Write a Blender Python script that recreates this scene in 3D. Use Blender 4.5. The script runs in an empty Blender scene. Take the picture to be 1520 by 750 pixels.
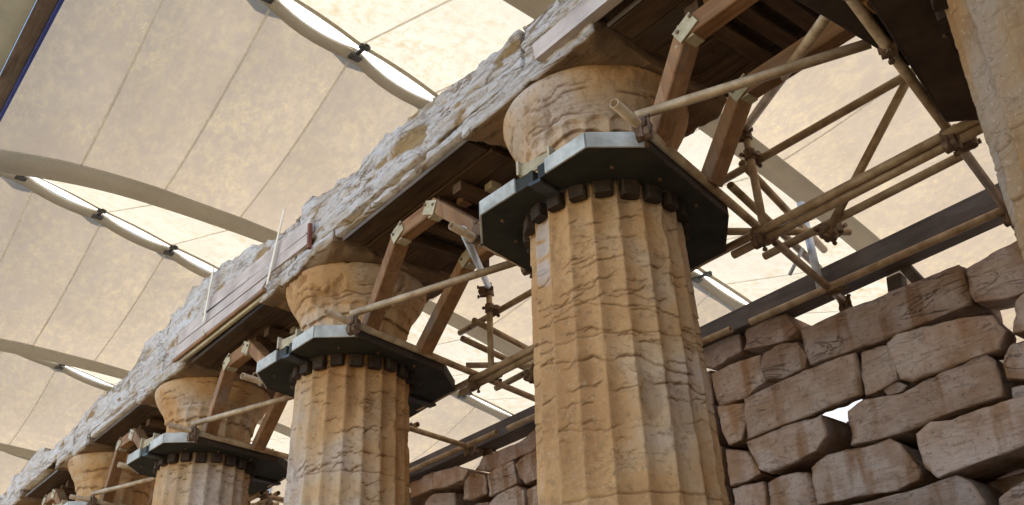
import bpy, math, random
from mathutils import Vector, Matrix, noise

D = bpy.data
scene = bpy.context.scene
COL = scene.collection
R = math.radians

# ------------------------------------------------------------------ camera
RT = Vector((0.62439638, 0.78027508, -0.03605477))
UP = Vector((0.39797074, -0.27806982, 0.87424051))
FW = Vector((-0.67212234, 0.56022136, 0.48415245))
cam_data = D.cameras.new('camera')
cam = D.objects.new('camera', cam_data)
COL.objects.link(cam)
cam.matrix_world = Matrix((
    (RT.x, UP.x, -FW.x, 0.0), (RT.y, UP.y, -FW.y, 0.0), (RT.z, UP.z, -FW.z, 1.6), (0, 0, 0, 1)))
cam_data.sensor_width = 36.0
cam_data.lens = 36.0 * 1395.93 / 1520.0
cam_data.clip_start = 0.05
cam_data.clip_end = 4000.0
scene.camera = cam

# ------------------------------------------------------------------ light
SUN_EL, SUN_AZ = R(44), R(20)          # azimuth measured from +X towards +Y
world = D.worlds.new('World')
scene.world = world
world.use_nodes = True
wn = world.node_tree
sky = wn.nodes.new('ShaderNodeTexSky')
sky.sky_type = 'NISHITA'
sky.sun_disc = False
sky.sun_elevation = SUN_EL
sky.sun_rotation = math.pi / 2 - SUN_AZ
bg = wn.nodes['Background']
bg.inputs['Strength'].default_value = 0.13
wn.links.new(sky.outputs[0], bg.inputs['Color'])
sd = D.lights.new('sun', 'SUN')
sd.energy = 5.0
sd.angle = R(0.5)
sd.color = (1.0, 0.93, 0.80)
sun = D.objects.new('sun', sd)
COL.objects.link(sun)
sv = Vector((math.cos(SUN_EL) * math.cos(SUN_AZ), math.cos(SUN_EL) * math.sin(SUN_AZ), math.sin(SUN_EL)))
sun.rotation_euler = sv.to_track_quat('Z', 'Y').to_euler()
sun.location = sv * 60
vs = scene.view_settings
vs.view_transform = 'Standard'
vs.look = 'None'
vs.gamma = 1.0
vs.exposure = 2.45
try:
    scene.cycles.use_denoising = True
    scene.cycles.max_bounces = 10
    scene.cycles.diffuse_bounces = 6
    scene.cycles.transmission_bounces = 8
    scene.cycles.sample_clamp_indirect = 6.0
except Exception:
    pass

random.seed(7)

# ------------------------------------------------------------------ materials
class NT:
    def __init__(s, name):
        s.m = D.materials.new(name)
        s.m.use_nodes = True
        s.t = s.m.node_tree
        s.b = s.t.nodes['Principled BSDF']
        s.b.inputs['Roughness'].default_value = 0.9
        s.b.inputs['Specular IOR Level'].default_value = 0.2
        s.tc = s.t.nodes.new('ShaderNodeTexCoord')
        s.oi = None
    def n(s, k, **kw):
        q = s.t.nodes.new(k)
        for a, v in kw.items():
            setattr(q, a, v)
        return q
    def l(s, a, b):
        s.t.links.new(a, b)
    def coords(s, scale=(1, 1, 1), rnd=True):
        mp = s.n('ShaderNodeMapping')
        mp.inputs['Scale'].default_value = scale
        s.l(s.tc.outputs['Object'], mp.inputs['Vector'])
        if rnd:
            if s.oi is None:
                s.oi = s.n('ShaderNodeObjectInfo')
            mu = s.n('ShaderNodeMath', operation='MULTIPLY')
            mu.inputs[1].default_value = 37.0
            s.l(s.oi.outputs['Random'], mu.inputs[0])
            cb = s.n('ShaderNodeCombineXYZ')
            for i in range(3):
                s.l(mu.outputs[0], cb.inputs[i])
            s.l(cb.outputs[0], mp.inputs['Location'])
        return mp.outputs['Vector']
    def noise(s, scale, detail=5, rough=0.6, aniso=(1, 1, 1), rnd=True, dist=0.0):
        t = s.n('ShaderNodeTexNoise')
        t.inputs['Scale'].default_value = scale
        t.inputs['Detail'].default_value = detail
        t.inputs['Roughness'].default_value = rough
        t.inputs['Distortion'].default_value = dist
        s.l(s.coords(aniso, rnd), t.inputs['Vector'])
        return t.outputs['Fac']
    def ramp(s, fac, stops):
        r = s.n('ShaderNodeValToRGB')
        e = r.color_ramp.elements
        while len(e) < len(stops):
            e.new(0.5)
        for i, (p, c) in enumerate(stops):
            e[i].position = p
            e[i].color = (c, c, c, 1) if isinstance(c, (int, float)) else (*c, 1)
        s.l(fac, r.inputs['Fac'])
        return r.outputs['Color']
    def mix(s, fac, a, b, mode='MIX'):
        m = s.n('ShaderNodeMix', data_type='RGBA', blend_type=mode)
        for sock, v in ((m.inputs[0], fac), (m.inputs[6], a), (m.inputs[7], b)):
            if isinstance(v, (int, float)):
                sock.default_value = v
            elif isinstance(v, tuple):
                sock.default_value = (*v, 1)
            else:
                s.l(v, sock)
        return m.outputs[2]
    def attr(s, name):
        a = s.n('ShaderNodeAttribute', attribute_name=name)
        return a.outputs['Fac']
    def bump(s, *hs):
        prev = None
        for h, strength, dist in hs:
            b = s.n('ShaderNodeBump')
            b.inputs['Strength'].default_value = strength
            b.inputs['Distance'].default_value = dist
            s.l(h, b.inputs['Height'])
            if prev is not None:
                s.l(prev, b.inputs['Normal'])
            prev = b.outputs['Normal']
        s.l(prev, s.b.inputs['Normal'])
    def lines(s, scale, width, aniso=(1, 1, 1), dist=0.6, detail=4):
        f = s.noise(scale, detail, 0.6, aniso, dist=dist)
        a = s.n('ShaderNodeMath', operation='SUBTRACT')
        a.inputs[1].default_value = 0.5
        s.l(f, a.inputs[0])
        c = s.n('ShaderNodeMath', operation='ABSOLUTE')
        s.l(a.outputs[0], c.inputs[0])
        return s.ramp(c.outputs[0], [(0.0, 1.0), (width, 0.0)])
    def col(s, c):
        if isinstance(c, tuple):
            s.b.inputs['Base Color'].default_value = (*c, 1)
        else:
            s.l(c, s.b.inputs['Base Color'])
        return s

def mat_column(dk=1.0, name='ochre_limestone'):
    s = NT(name)
    big = s.noise(1.3, 4, 0.55)
    c = s.ramp(big, [(0.36, (0.385, 0.19, 0.07)), (0.46, (0.47, 0.25, 0.098)), (0.54, (0.48, 0.30, 0.155)), (0.66, (0.465, 0.345, 0.255))])
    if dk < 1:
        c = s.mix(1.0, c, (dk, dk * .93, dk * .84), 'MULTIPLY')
    st = s.noise(4.0, 6, 0.65, (1, 1, 0.35))
    c = s.mix(s.ramp(st, [(0.52, 0.0), (0.68, 0.55)]), c, (0.32, 0.165, 0.06))
    sp = s.noise(26, 6, 0.7)
    c = s.mix(s.ramp(sp, [(0.34, 0.6), (0.48, 0.0)]), c, (0.22, 0.125, 0.055))
    li = s.noise(60, 3, 0.6)
    c = s.mix(s.ramp(li, [(0.60, 0.0), (0.72, 0.35)]), c, (0.58, 0.47, 0.32))
    hl = s.lines(5.0, 0.012, (0.8, 0.8, 2.6), 0.7, 6)
    hm = s.ramp(s.noise(2.6, 3, 0.5), [(0.50, 0.0), (0.64, 0.45)])
    hk = s.mix(1.0, hl, hm, 'MULTIPLY')
    c = s.mix(hk, c, (0.15, 0.065, 0.02))
    pit = s.attr('pit')
    c = s.mix(s.ramp(pit, [(0.05, 0.0), (0.8, 0.85)]), c, (0.13, 0.055, 0.018))
    c = s.mix(s.ramp(s.attr('crust'), [(0.2, 0.0), (0.8, 0.6)]), c, (0.45, 0.39, 0.35))
    s.col(c)
    s.bump((s.noise(14, 7, 0.72, (1, 1, 1.8)), 0.35, 0.012), (s.ramp(hk, [(0.0, 1.0), (1.0, 0.0)]), 0.6, 0.008), (s.noise(48, 6, 0.78, (1, 1, 2.6)), 0.7, 0.007))
    return s.m

def mat_architrave():
    s = NT('crusted_limestone')
    a = s.noise(3.0, 6, 0.62, (0.6, 1, 1.6))
    c = s.ramp(a, [(0.32, (0.47, 0.38, 0.305)), (0.5, (0.57, 0.49, 0.43)), (0.66, (0.64, 0.575, 0.53))])
    st = s.noise(6, 7, 0.7, (0.35, 1, 2.4), dist=0.4)
    c = s.mix(s.ramp(st, [(0.56, 0.0), (0.66, 0.75)]), c, (0.40, 0.27, 0.13))
    sp = s.noise(30, 5, 0.7)
    c = s.mix(s.ramp(sp, [(0.32, 0.6), (0.44, 0.0)]), c, (0.24, 0.19, 0.15))
    ln = s.lines(3.2, 0.022, (0.45, 1, 2.6), 1.2, 6)
    lm = s.ramp(s.noise(1.7, 3, 0.5), [(0.42, 0.0), (0.58, 1.0)])
    lk = s.mix(1.0, ln, lm, 'MULTIPLY')
    c = s.mix(lk, c, (0.26, 0.15, 0.06))
    ln2 = s.lines(8.0, 0.020, (0.5, 1, 2.2), 0.8, 6)
    c = s.mix(s.mix(1.0, ln2, (0.55, 0.55, 0.55), 'MULTIPLY'), c, (0.30, 0.22, 0.15))
    c = s.mix(s.ramp(s.attr('pit'), [(0.1, 0.0), (0.75, 0.95)]), c, (0.33, 0.20, 0.08))
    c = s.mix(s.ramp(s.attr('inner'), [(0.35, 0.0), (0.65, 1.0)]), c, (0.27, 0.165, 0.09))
    s.col(c)
    s.bump((s.noise(9, 8, 0.75, (0.4, 1, 2.4), dist=0.5), 0.8, 0.03), (s.ramp(lk, [(0.0, 1.0), (1.0, 0.0)]), 0.7, 0.02), (s.ramp(ln2, [(0.0, 1.0), (1.0, 0.0)]), 0.5, 0.008), (s.noise(44, 7, 0.8, (0.7, 1, 1.4)), 0.7, 0.010))
    return s.m

def mat_wall():
    s = NT('wall_limestone')
    a = s.noise(3.2, 5, 0.6)
    c = s.ramp(a, [(0.30, (0.35, 0.215, 0.145)), (0.47, (0.47, 0.325, 0.245)), (0.62, (0.55, 0.425, 0.355))])
    # rust runs down the face in bands
    b = s.noise(5.5, 3, 0.5, (1, 1, 0.16))
    c = s.mix(s.ramp(b, [(0.54, 0.0), (0.63, 0.75)]), c, (0.29, 0.14, 0.058))
    sp = s.noise(34, 5, 0.7)
    c = s.mix(s.ramp(sp, [(0.33, 0.55), (0.45, 0.0)]), c, (0.13, 0.08, 0.05))
    li = s.noise(15, 6, 0.7)
    c = s.mix(s.ramp(li, [(0.6, 0.0), (0.72, 0.5)]), c, (0.47, 0.42, 0.385))
    br = s.noise(2.1, 4, 0.6)
    c = s.mix(s.ramp(br, [(0.54, 0.0), (0.66, 0.6)]), c, (0.33, 0.17, 0.08))
    ln = s.lines(2.6, 0.010, (0.55, 1, 2.0), 1.0, 6)
    lm = s.ramp(s.noise(2.3, 3, 0.5), [(0.52, 0.0), (0.64, 1.0)])
    lk = s.mix(1.0, ln, lm, 'MULTIPLY')
    c = s.mix(s.mix(1.0, lk, (0.6, 0.6, 0.6), 'MULTIPLY'), c, (0.10, 0.06, 0.04))
    fl = s.lines(9.0, 0.022, (0.35, 1, 2.6), 0.5, 6)
    c = s.mix(s.mix(1.0, fl, (0.22, 0.22, 0.22), 'MULTIPLY'), c, (0.17, 0.10, 0.07))
    c = s.mix(s.ramp(s.attr('pit'), [(0.1, 0.0), (0.9, 0.8)]), c, (0.22, 0.115, 0.05))
    oi = s.n('ShaderNodeObjectInfo')
    hv = s.n('ShaderNodeHueSaturation')
    mr = s.n('ShaderNodeMapRange')
    mr.inputs[3].default_value = 0.8
    mr.inputs[4].default_value = 1.2
    s.l(oi.outputs['Random'], mr.inputs[0])
    s.l(mr.outputs[0], hv.inputs['Value'])
    s.l(c, hv.inputs['Color'])
    s.col(hv.outputs['Color'])
    s.bump((s.noise(7, 8, 0.74, (0.6, 1, 1.8)), 0.75, 0.035), (s.ramp(lk, [(0.0, 1.0), (1.0, 0.0)]), 0.9, 0.02), (s.ramp(fl, [(0.0, 1.0), (1.0, 0.0)]), 0.5, 0.007), (s.noise(36, 8, 0.8, (0.7, 1, 1.5)), 0.75, 0.012))
    return s.m

def mat_wood(name, dark, light, axis=(0.08, 1, 1), rough=0.75):
    s = NT(name)
    g = s.noise(26, 5, 0.6, axis, dist=0.6)
    c = s.ramp(g, [(0.3, dark), (0.7, light)])
    b = s.noise(3, 4, 0.6)
    c = s.mix(s.ramp(b, [(0.4, 0.0), (0.7, 0.55)]), c, tuple(x * 0.40 for x in dark))
    gr = sum(light) / 3
    c = s.mix(s.ramp(s.noise(5.5, 5, 0.65, tuple(0.4 + 0.6 * a for a in axis)), [(0.52, 0.0), (0.72, 0.5)]), c, (gr * 1.05, gr * 0.92, gr * 0.8))
    c = s.mix(s.ramp(s.noise(16, 2, 0.5), [(0.20, 0.8), (0.27, 0.0)]), c, tuple(x * 0.3 for x in dark))
    s.col(c)
    s.b.inputs['Roughness'].default_value = rough
    s.bump((g, 0.3, 0.006))
    return s.m

def mat_plain(name, c1, c2, rough=0.6, metal=0.0, scale=9.0, bump=0.2):
    s = NT(name)
    a = s.noise(scale, 6, 0.65)
    s.col(s.ramp(a, [(0.35, c1), (0.65, c2)]))
    s.b.inputs['Roughness'].default_value = rough
    s.b.inputs['Metallic'].default_value = metal
    s.bump((s.noise(scale * 5, 5, 0.7), bump, 0.004))
    return s.m

def mat_fabric(name, base, stain, amount, trans=0.5):
    s = NT(name)
    blot = s.noise(0.55, 5, 0.6, (0.8, 1, 1))
    fine = s.noise(8.0, 7, 0.72, (0.7, 1, 1))
    spk = s.noise(30, 4, 0.7)
    grain = s.noise(24, 6, 0.8, (0.6, 1, 1))
    m1 = s.ramp(blot, [(0.30, 0.15), (0.70, 1.0)])
    m2 = s.ramp(fine, [(0.45, 0.0), (0.66, 1.0)])
    mm = s.mix(1.0, m1, m2, 'MULTIPLY')
    mu = s.mix(1.0, mm, (amount, amount, amount), 'MULTIPLY')
    c = s.mix(mu, base, stain)
    gm = s.mix(1.0, s.ramp(grain, [(0.50, 0.0), (0.66, 0.75)]), s.ramp(s.noise(1.3, 4, 0.6), [(0.40, 0.0), (0.62, 1.0)]), 'MULTIPLY')
    c = s.mix(gm, c, tuple(min(1, x * k) for x, k in zip(stain, (1.12, 1.10, 0.95))))
    c = s.mix(s.ramp(s.noise(0.8, 5, 0.62), [(0.40, 0.0), (0.72, 0.5)]), c, (base[0] * 0.78, base[1] * 0.77, base[2] * 0.76))
    c = s.mix(s.ramp(s.noise(11.0, 8, 0.78, (0.45, 1, 1)), [(0.38, 0.2), (0.54, 0.0)]), c, tuple(x * 0.78 for x in base))
    c = s.mix(s.ramp(spk, [(0.30, 0.35), (0.40, 0.0)]), c, tuple(x * 0.6 for x in stain))
    di = s.n('ShaderNodeBsdfDiffuse')
    tr = s.n('ShaderNodeBsdfTranslucent')
    mx = s.n('ShaderNodeMixShader')
    mx.inputs[0].default_value = trans
    s.l(c, di.inputs['Color'])
    s.l(c, tr.inputs['Color'])
    s.l(di.outputs[0], mx.inputs[1])
    s.l(tr.outputs[0], mx.inputs[2])
    out = s.t.nodes['Material Output']
    s.l(mx.outputs[0], out.inputs['Surface'])
    s.t.nodes.remove(s.b)
    return s.m

M = {}
M['column'] = mat_column()
M['arch'] = mat_architrave()
M['column_shaded'] = mat_column(0.62, 'shaded_limestone')  # same stone darkened: shade on the right edge shaft put into its colour
M['wall'] = mat_wall()
M['timber'] = mat_wood('orange_pine_timber', (0.19, 0.082, 0.03), (0.33, 0.165, 0.066))
M['timber_v'] = mat_wood('orange_pine_post', (0.19, 0.082, 0.03), (0.33, 0.165, 0.066), (1, 1, 0.08))
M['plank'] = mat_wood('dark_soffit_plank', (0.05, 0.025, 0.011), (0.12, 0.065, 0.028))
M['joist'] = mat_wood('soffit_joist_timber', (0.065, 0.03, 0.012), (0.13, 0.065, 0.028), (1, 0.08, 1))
M['oldbeam'] = mat_wood('weathered_grey_timber', (0.085, 0.06, 0.045), (0.17, 0.125, 0.098))
M['pinkboard'] = mat_wood('pinkish_facing_board', (0.43, 0.32, 0.255), (0.55, 0.44, 0.37))
M['palewood'] = mat_wood('pale_new_wood', (0.36, 0.27, 0.15), (0.52, 0.42, 0.26), (1, 1, 1))
M['rust'] = mat_plain('rusty_cleat_steel', (0.14, 0.045, 0.03), (0.21, 0.08, 0.05), 0.8)
M['ply'] = mat_plain('dark_painted_plywood', (0.018, 0.018, 0.012), (0.040, 0.034, 0.022), 0.7, 0, 5)
M['brownply'] = mat_plain('dark_brown_plywood', (0.035, 0.02, 0.011), (0.075, 0.044, 0.024), 0.75, 0, 4)
M['rim'] = mat_plain('white_painted_rim', (0.28, 0.26, 0.215), (0.50, 0.465, 0.40), 0.85, 0, 7)
M['block'] = mat_wood('dark_wedge_wood', (0.03, 0.019, 0.013), (0.075, 0.047, 0.03))
M['tube'] = mat_plain('dusty_brown_scaffold_tube', (0.23, 0.135, 0.063), (0.46, 0.315, 0.18), 0.5, 0.15, 9)
M['galv'] = mat_plain('pale_galvanised_tube', (0.50, 0.52, 0.56), (0.66, 0.68, 0.72), 0.4, 0.35, 14)
M['coupler'] = mat_plain('rusty_coupler_steel', (0.10, 0.055, 0.03), (0.21, 0.13, 0.075), 0.65, 0.3, 22)
M['strap'] = mat_plain('cream_strap', (0.62, 0.52, 0.38), (0.72, 0.62, 0.48), 0.7)
M['clamp'] = mat_plain('dark_clamp_steel', (0.03, 0.03, 0.03), (0.07, 0.065, 0.06), 0.5)
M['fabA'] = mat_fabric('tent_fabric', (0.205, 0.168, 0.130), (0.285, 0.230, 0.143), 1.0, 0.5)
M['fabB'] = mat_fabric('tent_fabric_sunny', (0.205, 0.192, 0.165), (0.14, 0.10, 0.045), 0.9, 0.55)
M['flap'] = mat_fabric('white_flap_fabric', (0.72, 0.72, 0.70), (0.6, 0.58, 0.5), 0.3, 0.6)
M['light_blocker'] = mat_fabric('grey_green_blocker_fabric', (0.22, 0.21, 0.16), (0.16, 0.14, 0.09), 0.4, 0.25)  # cloth of the added screens that hold back skylight
M['curtain'] = mat_fabric('pale_curtain_fabric', (0.55, 0.56, 0.60), (0.45, 0.44, 0.42), 0.4, 0.6)
M['band'] = mat_fabric('tent_belt_fabric', (0.60, 0.55, 0.47), (0.48, 0.42, 0.34), 0.3, 0.5)
M['seam'] = mat_fabric('tent_seam_tape', (0.90, 0.88, 0.84), (0.8, 0.76, 0.7), 0.3, 0.75)
M['blue'] = mat_plain('blue_edge_tarp', (0.02, 0.03, 0.16), (0.03, 0.045, 0.24), 0.5)
M['greenpanel'] = mat_plain('grey_green_panel', (0.30, 0.30, 0.26), (0.38, 0.375, 0.33), 0.7, 0, 2)
M['ground'] = mat_plain('dry_rocky_ground', (0.14, 0.115, 0.07), (0.22, 0.18, 0.12), 0.95, 0, 1.2, 0.5)
M['paving'] = mat_plain('worn_limestone_paving', (0.27, 0.22, 0.165), (0.37, 0.31, 0.24), 0.9, 0, 2.5, 0.5)

# ------------------------------------------------------------------ mesh helpers
class MB:
    def __init__(s):
        s.v, s.f = [], []
    def add(s, vs_, fs_):
        o = len(s.v)
        s.v += [tuple(p) for p in vs_]
        s.f += [tuple(i + o for i in q) for q in fs_]
        return s
    def mesh(s, name, mat, smooth=False, attrs=None):
        me = D.meshes.new(name)
        me.from_pydata(s.v, [], s.f)
        me.validate(clean_customdata=False)
        if smooth:
            me.polygons.foreach_set('use_smooth', [True] * len(me.polygons))
        for an, vals in (attrs or {}).items():
            if len(vals) == len(me.vertices):
                at = me.attributes.new(an, 'FLOAT', 'POINT')
                at.data.foreach_set('value', vals)
        me.materials.append(mat)
        me.update()
        return me
    def obj(s, name, mat, parent=None, smooth=False, attrs=None):
        return link(name, s.mesh(name, mat, smooth, attrs), parent)

def link(name, data, parent=None, loc=None):
    o = D.objects.new(name, data)
    COL.objects.link(o)
    if loc is not None:
        o.location = loc
    if parent is not None:
        o.parent = parent
    return o

def tag(o, label, cat, group=None):
    o['label'] = label
    o['category'] = cat
    if group:
        o['group'] = group
    return o

def thing(name, label, cat, loc=(0, 0, 0), group=None):
    return tag(link(name, None, None, loc), label, cat, group)

def frame(p0, p1, up=(0, 0, 1)):
    p0, p1 = Vector(p0), Vector(p1)
    d = (p1 - p0)
    L = d.length
    d.normalize()
    u = Vector(up)
    if abs(d.dot(u)) > 0.98:
        u = Vector((1, 0, 0))
    sx = d.cross(u).normalized()
    uy = sx.cross(d).normalized()
    return p0, d, sx, uy, L

def beam(mb, p0, p1, w, h, up=(0, 0, 1), ch=0.006, sag=0.0):
    """chamfered timber from p0 to p1 (axis in its centre)"""
    p0, d, sx, uy, L = frame(p0, p1, up)
    a, b = w / 2, h / 2
    ring = [(-a + ch, -b), (a - ch, -b), (a, -b + ch), (a, b - ch), (a - ch, b), (-a + ch, b), (-a, b - ch), (-a, -b + ch)]
    vs_ = []
    for t in (0, L):
        for (x, y) in ring:
            vs_.append(p0 + d * t + sx * x + uy * y)
    fs_ = [(i, (i + 1) % 8, 8 + (i + 1) % 8, 8 + i) for i in range(8)]
    fs_ += [tuple(reversed(range(8))), tuple(range(8, 16))]
    mb.add(vs_, fs_)
    return mb

def box(mb, c, s, ch=0.004):
    x, y, z = c
    return beam(mb, (x - s[0] / 2, y, z), (x + s[0] / 2, y, z), s[1], s[2], (0, 0, 1), ch)

def tube(mb, p0, p1, r, n=14, wall=0.0045, hollow=True):
    p0, d, sx, uy, L = frame(p0, p1)
    vs_, fs_ = [], []
    def ring(t, rr):
        i0 = len(vs_)
        for i in range(n):
            a = 2 * math.pi * i / n
            vs_.append(p0 + d * t + sx * (rr * math.cos(a)) + uy * (rr * math.sin(a)))
        return i0
    def bridge(a, b):
        for i in range(n):
            j = (i + 1) % n
            fs_.append((a + i, a + j, b + j, b + i))
    o0, o1 = ring(0, r), ring(L, r)
    bridge(o0, o1)
    if hollow:
        i0, i1 = ring(0, r - wall), ring(L, r - wall)
        bridge(i0, o0)
        bridge(o1, i1)
        e0, e1 = ring(min(0.15, L * .3), r - wall), ring(L - min(0.15, L * .3), r - wall)
        bridge(e0, i0)
        bridge(i1, e1)
        fs_.append(tuple(e0 + i for i in range(n)))
        fs_.append(tuple(e1 + i for i in reversed(range(n))))
    else:
        fs_.append(tuple(o0 + i for i in reversed(range(n))))
        fs_.append(tuple(o1 + i for i in range(n)))
    mb.add(vs_, fs_)
    return mb

def fbm(p, sc=1.0, oc=4, H=0.8):
    return noise.fractal(Vector(p) * sc, H, 2.0, oc, noise_basis='PERLIN_ORIGINAL')

def n1(p):
    return noise.noise(Vector(p), noise_basis='PERLIN_ORIGINAL')

def sstep(a, b, x):
    t = max(0.0, min(1.0, (x - a) / (b - a)))
    return t * t * (3 - 2 * t)

def rough_box(lo, hi, step, disp, rr=0.02):
    """box split into a grid, edges rounded by rr, displaced by disp(p, n) -> (offset vector, pit, inner)"""
    lo, hi = Vector(lo), Vector(hi)
    S = hi - lo
    nn = [max(2, int(round(S[i] / step[i]))) for i in range(3)]
    idx, pts, fs_ = {}, [], []
    def vid(i, j, k):
        key = (i, j, k)
        if key not in idx:
            idx[key] = len(pts)
            pts.append((lo.x + S.x * i / nn[0], lo.y + S.y * j / nn[1], lo.z + S.z * k / nn[2]))
        return idx[key]
    a, b, c = nn
    for i in range(a):
        for j in range(b):
            fs_.append((vid(i, j, 0), vid(i, j + 1, 0), vid(i + 1, j + 1, 0), vid(i + 1, j, 0)))
            fs_.append((vid(i, j, c), vid(i + 1, j, c), vid(i + 1, j + 1, c), vid(i, j + 1, c)))
    for i in range(a):
        for k in range(c):
            fs_.append((vid(i, 0, k), vid(i + 1, 0, k), vid(i + 1, 0, k + 1), vid(i, 0, k + 1)))
            fs_.append((vid(i, b, k), vid(i, b, k + 1), vid(i + 1, b, k + 1), vid(i + 1, b, k)))
    for j in range(b):
        for k in range(c):
            fs_.append((vid(0, j, k), vid(0, j, k + 1), vid(0, j + 1, k + 1), vid(0, j + 1, k)))
            fs_.append((vid(a, j, k), vid(a, j + 1, k), vid(a, j + 1, k + 1), vid(a, j, k + 1)))
    out, pit, inner = [], [], []
    for p in pts:
        p = Vector(p)
        q = Vector([max(lo[i] + rr, min(hi[i] - rr, p[i])) for i in range(3)])
        n_ = p - q
        n_ = n_.normalized() if n_.length > 1e-9 else Vector((0, 0, 1))
        off, pi_, inn = disp(p, n_)
        out.append(q + n_ * rr + off)
        pit.append(pi_)
        inner.append(inn)
    return MB().add(out, fs_), pit, inner

import numpy as np

def _h(i, j, k, seed):
    with np.errstate(over='ignore'):
        n_ = (i.astype(np.int64) * 374761393 + j.astype(np.int64) * 668265263 + k.astype(np.int64) * 2147483647 + seed * 974711) & 0xFFFFFFFF
        n_ = ((n_ ^ (n_ >> 13)) * 1274126177) & 0xFFFFFFFF
        n_ = n_ ^ (n_ >> 16)
    return (n_ & 0xFFFFFF) / float(0xFFFFFF) * 2 - 1

def vnoise(x, y, z, seed=0):
    x, y, z = np.broadcast_arrays(np.asarray(x, float), np.asarray(y, float), np.asarray(z, float))
    xi, yi, zi = np.floor(x), np.floor(y), np.floor(z)
    fx, fy, fz = x - xi, y - yi, z - zi
    fx, fy, fz = [t * t * (3 - 2 * t) for t in (fx, fy, fz)]
    r = 0
    for a in (0, 1):
        for b in (0, 1):
            for c in (0, 1):
                w = (fx if a else 1 - fx) * (fy if b else 1 - fy) * (fz if c else 1 - fz)
                r = r + w * _h(xi + a, yi + b, zi + c, seed)
    return r

def vfbm(x, y, z, oc=4, seed=0, gain=0.5):
    r, a = 0, 1.0
    for o in range(oc):
        r = r + a * vnoise(np.asarray(x) * 2 ** o + 3.1 * o, np.asarray(y) * 2 ** o - 1.7 * o, np.asarray(z) * 2 ** o + 5.3 * o, seed + o)
        a *= gain
    return r

def nstep(a, b, x):
    t = np.clip((x - a) / (b - a), 0, 1)
    return t * t * (3 - 2 * t)

def to_local(me, parent):
    off = Vector((0, 0, 0))
    q = parent
    while q is not None:
        off += q.location
        q = q.parent
    me.transform(Matrix.Translation(-off))

def part(name, mb, mat, parent, smooth=False, attrs=None):
    """mesh given in world coordinates, linked under parent"""
    me = mb.mesh(name, mat, smooth, attrs)
    to_local(me, parent)
    return link(name, me, parent)

# ------------------------------------------------------------------ layout
YC = 3.205                       # axis of the colonnade
CX = [-0.635, -3.051, -5.721, -8.391, -11.061, -13.731, -16.401]   # near to far
STY = 0.2                        # stylobate top
ZC = 4.18                        # underside of the collars
ZA = 4.86                        # underside of the abaci
YF = 2.67                        # outer face of the architrave

# ------------------------------------------------------------------ ground
def terrain():
    mb = MB()
    rad = [0, 2, 4, 7, 11, 16, 24, 36, 55, 90, 160, 300, 600, 1200, 2500]
    n = 40
    pts = [(-5, 0, 0)]
    for r_ in rad[1:]:
        for i in range(n):
            a = 2 * math.pi * i / n
            x, y = -5 + r_ * math.cos(a), r_ * math.sin(a)
            z = -0.02 + (0.05 * n1((x * .4, y * .4, 1)) - 0.05 if r_ > 4 else 0) + max(0, r_ - 60) * 0.05 * (n1((x * .004, y * .004, 3)))
            pts.append((x, y, z))
    fs_ = [(0, 1 + i, 1 + (i + 1) % n) for i in range(n)]
    for k in range(len(rad) - 2):
        for i in range(n):
            a, b = 1 + k * n + i, 1 + k * n + (i + 1) % n
            fs_.append((a, a + n, b + n, b))
    mb.add(pts, fs_)
    o = mb.obj('ground', M['ground'], smooth=True)
    o['kind'] = 'structure'
terrain()
for nm, x0, x1, y0, y1, z0, z1 in (('stylobate', -30, 8, 2.35, 14, -0.3, STY), ('step', -30.3, 8.3, 2.0, 2.345, -0.3, 0.05)):
    o = box(MB(), ((x0 + x1) / 2, (y0 + y1) / 2, (z0 + z1) / 2), (x1 - x0, y1 - y0, z1 - z0), 0.01).obj(nm, M['paving'])
    o['kind'] = 'structure'

# ------------------------------------------------------------------ columns
def shaft_r(z):
    return 0.410 + 0.02 * (4.15 - z)

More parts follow.
